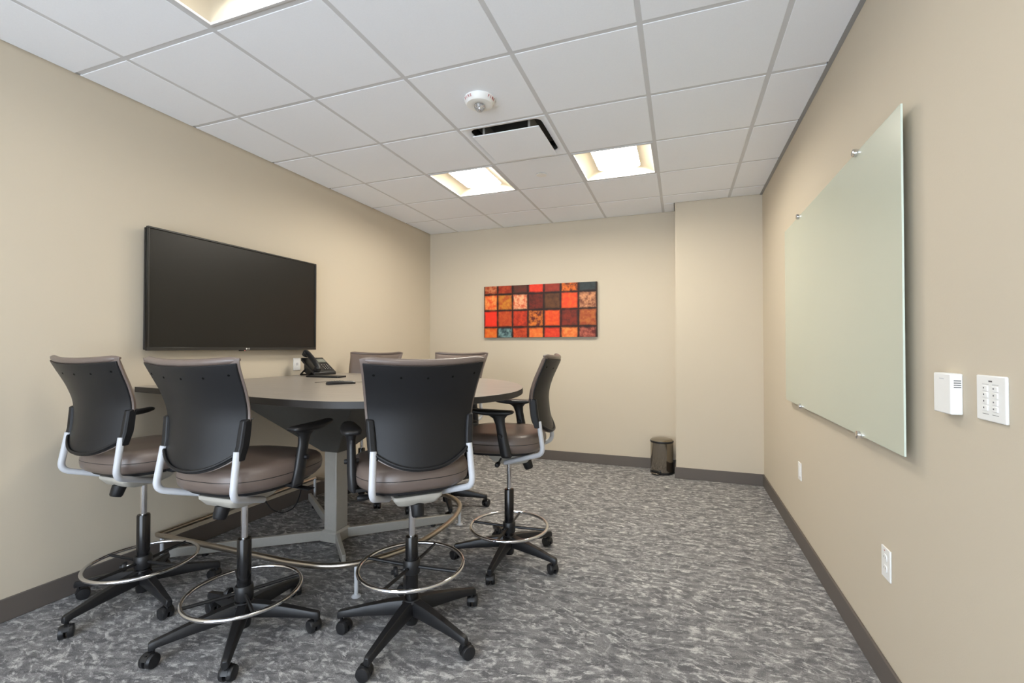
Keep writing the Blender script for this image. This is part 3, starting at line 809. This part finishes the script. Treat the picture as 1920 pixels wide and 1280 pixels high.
        for z, s in ((.914, .84), (.920, .97), (.926, 1.0), (.932, .98), (.936, .90)):
            ring_ = []
            for i in range(36):
                a_ = 2*pi*i/36; cx_, sy_ = cos(a_), sin(a_)
                x = .043*abs(cx_)**.55*(1 if cx_ > 0 else -1); y = .128*abs(sy_)**(.8 if sy_ > 0 else .4)*(1 if sy_ > 0 else -1)
                x *= 1-.22*(y/.128) if y > 0 else 1
                ring_.append((sx*.262+x*s, .078+y*s, z+.010*(y/.128)**2*(1 if y > 0 else .3)))
            rr.append(ring_)
        loft(bm, rr); obj('arm_pad', bm, 'black', ap, angle=60)
        bm = nb(); lathe(bm, [(0, -.030), (.009, -.030), (.011, -.022), (.011, .022), (.009, .030), (0, .030)], 14, axis='X', loc=(sx*.262, .020, .80)); obj('height_button', bm, 'shell', ap)
    # ---- column
    bm = nb(); cyl(bm, .0142, .42, .600, 20); obj('gas_piston', bm, 'chrome', t)
    bm = nb(); lathe(bm, [(0, .12), (.0285, .12), (.0285, .424), (.026, .430), (.016, .431), (0, .431)], 28); obj('column_sleeve', bm, 'gloss', t)
    bm = nb(); lathe(bm, [(0, .038), (.026, .038), (.029, .046), (.032, .090), (.040, .100), (.044, .142), (.036, .152), (0, .152)], 28); obj('hub', bm, 'black', t)
    # ---- foot ring on its collar (origin at ring height)
    bm = nb(); n = 64
    tube(bm, [(.232*cos(2*pi*i/n), .232*sin(2*pi*i/n), 0) for i in range(n)], .0088, 12, closed=True)
    fr = obj('foot_ring', bm, 'chrome', t, loc=(0, 0, .195))
    bm = nb(); lathe(bm, [(.0285, -.035), (.036, -.035), (.038, -.028), (.038, .022), (.034, .028), (.0285, .028)], 28); obj('collar', bm, 'black', fr)
    for k in range(4):
        a = radians(20+90*k); bm = nb()
        tube(bm, [(.030*cos(a), .030*sin(a), -.004), (.10*cos(a), .10*sin(a), -.003), (.228*cos(a), .228*sin(a), 0)], .0075, 10); obj('spoke', bm, 'black', fr)
    a = radians(155); bm = nb()
    tube(bm, [(.034*cos(a), .034*sin(a), -.015), (.070*cos(a), .070*sin(a), -.015)], .006, 8); obj('lock_screw', bm, 'chrome', fr)
    bm = nb(); lathe(bm, [(0, 0), (.022, 0), (.024, .006), (.022, .014), (.010, .018), (.010, .026), (0, .026)], 18, mat4=Matrix.Translation((.066*cos(a), .066*sin(a), -.015))@Matrix.Rotation(a, 4, 'Z')@Matrix.Rotation(pi/2, 4, 'Y')); obj('lock_knob', bm, 'black', fr)
    # ---- five legs, each with a caster
    for k in range(5):
        bm = nb(); rr = []
        for r_, hw_, z0, z1 in ((.028, .030, .088, .150), (.10, .027, .084, .142), (.205, .022, .078, .122), (.303, .018, .070, .100), (.326, .016, .062, .096), (.334, .012, .062, .090)):
            rr.append([(r_, -hw_*.8, z0), (r_, hw_*.8, z0), (r_, hw_, (z0+z1)/2), (r_, hw_*.62, z1), (r_, -hw_*.62, z1), (r_, -hw_, (z0+z1)/2)])
        loft(bm, rr); lg = obj('leg', bm, 'black', t, bev=.002)
        bm = nb()
        for s in (-1, 1): lathe(bm, [(0, s*.004), (.024, s*.004), (.0285, s*.007), (.0285, s*.021), (.026, s*.025), (.012, s*.027), (0, s*.027)], 24, axis='Y', loc=(-.016, 0, .0285))
        box(bm, -.034, .004, -.005, .005, .030, .056); cyl(bm, .0065, .045, .075, 12)
        # hood over the wheels
        loft(bm, [[(-.016+.0305*cos(a_), y, .0285+.0305*sin(a_)) for a_ in [radians(d) for d in (10, 40, 70, 100, 130, 160)]]+[(-.016+.027*cos(a_), y, .0285+.027*sin(a_)) for a_ in [radians(d) for d in (160, 130, 100, 70, 40, 10)]] for y in (-.012, .012)])
        obj('caster', bm, 'black', lg, loc=(.317, 0, 0))
    return t
def children(o): return [c for c in bpy.data.objects if c.parent == o]
def copy_tree(o, parent=None):
    c = o.copy(); COL.objects.link(c)
    if parent: c.parent = parent
    for ch in list(children(o)): copy_tree(ch, c)
    return c
CH = [  # hub x, y, facing (deg), base angle (deg), ring height, label
    (-2.606, 1.562, 90, 58, .195, 'leftmost drafting chair with its back turned, standing closest to the left wall'),
    (-1.852, 1.520, 92.5, 22, .195, 'drafting chair with its back turned, in front of the table between two others like it'),
    (-1.155, 1.793, 135, 56, .300, 'drafting chair with its back squarely to us and its foot ring set high'),
    (-.985, 2.593, 188, 56, .205, 'drafting chair seen from the side at the rounded end of the table'),
    (-2.574, 3.219, 280, -28, .195, 'drafting chair across the table beside the desk phone, only its top showing'),
    (-1.800, 3.300, 270, 16, .195, 'drafting chair across the table under the red painting, facing us'),
]
proto = make_chair()
roots = [proto]+[copy_tree(proto) for _ in CH[1:]]
for (x, y, f, ba, rz, lab), r in zip(CH, roots):
    rot = radians(f-90)
    r.location = (x, y, 0); r.rotation_euler = (0, 0, rot)
    tag(r, lab, 'chair', 'drafting chairs around the conference table')
    legs = [c for c in children(r) if c.name.startswith('leg')]
    for k, lg in enumerate(legs):
        lg.rotation_euler.z = radians(ba+72*k)-rot
        for cs in children(lg): cs.rotation_euler.z = random.uniform(-2.6, 2.6)
    for c in children(r):
        if c.name.startswith('armrest'): c.location.y = {92.5: .04, 135: -.035, 188: -.035}.get(f, 0)
        if c.name.startswith('foot_ring'):
            c.location.z = rz; c.rotation_euler.z = radians(ba)-rot+.3
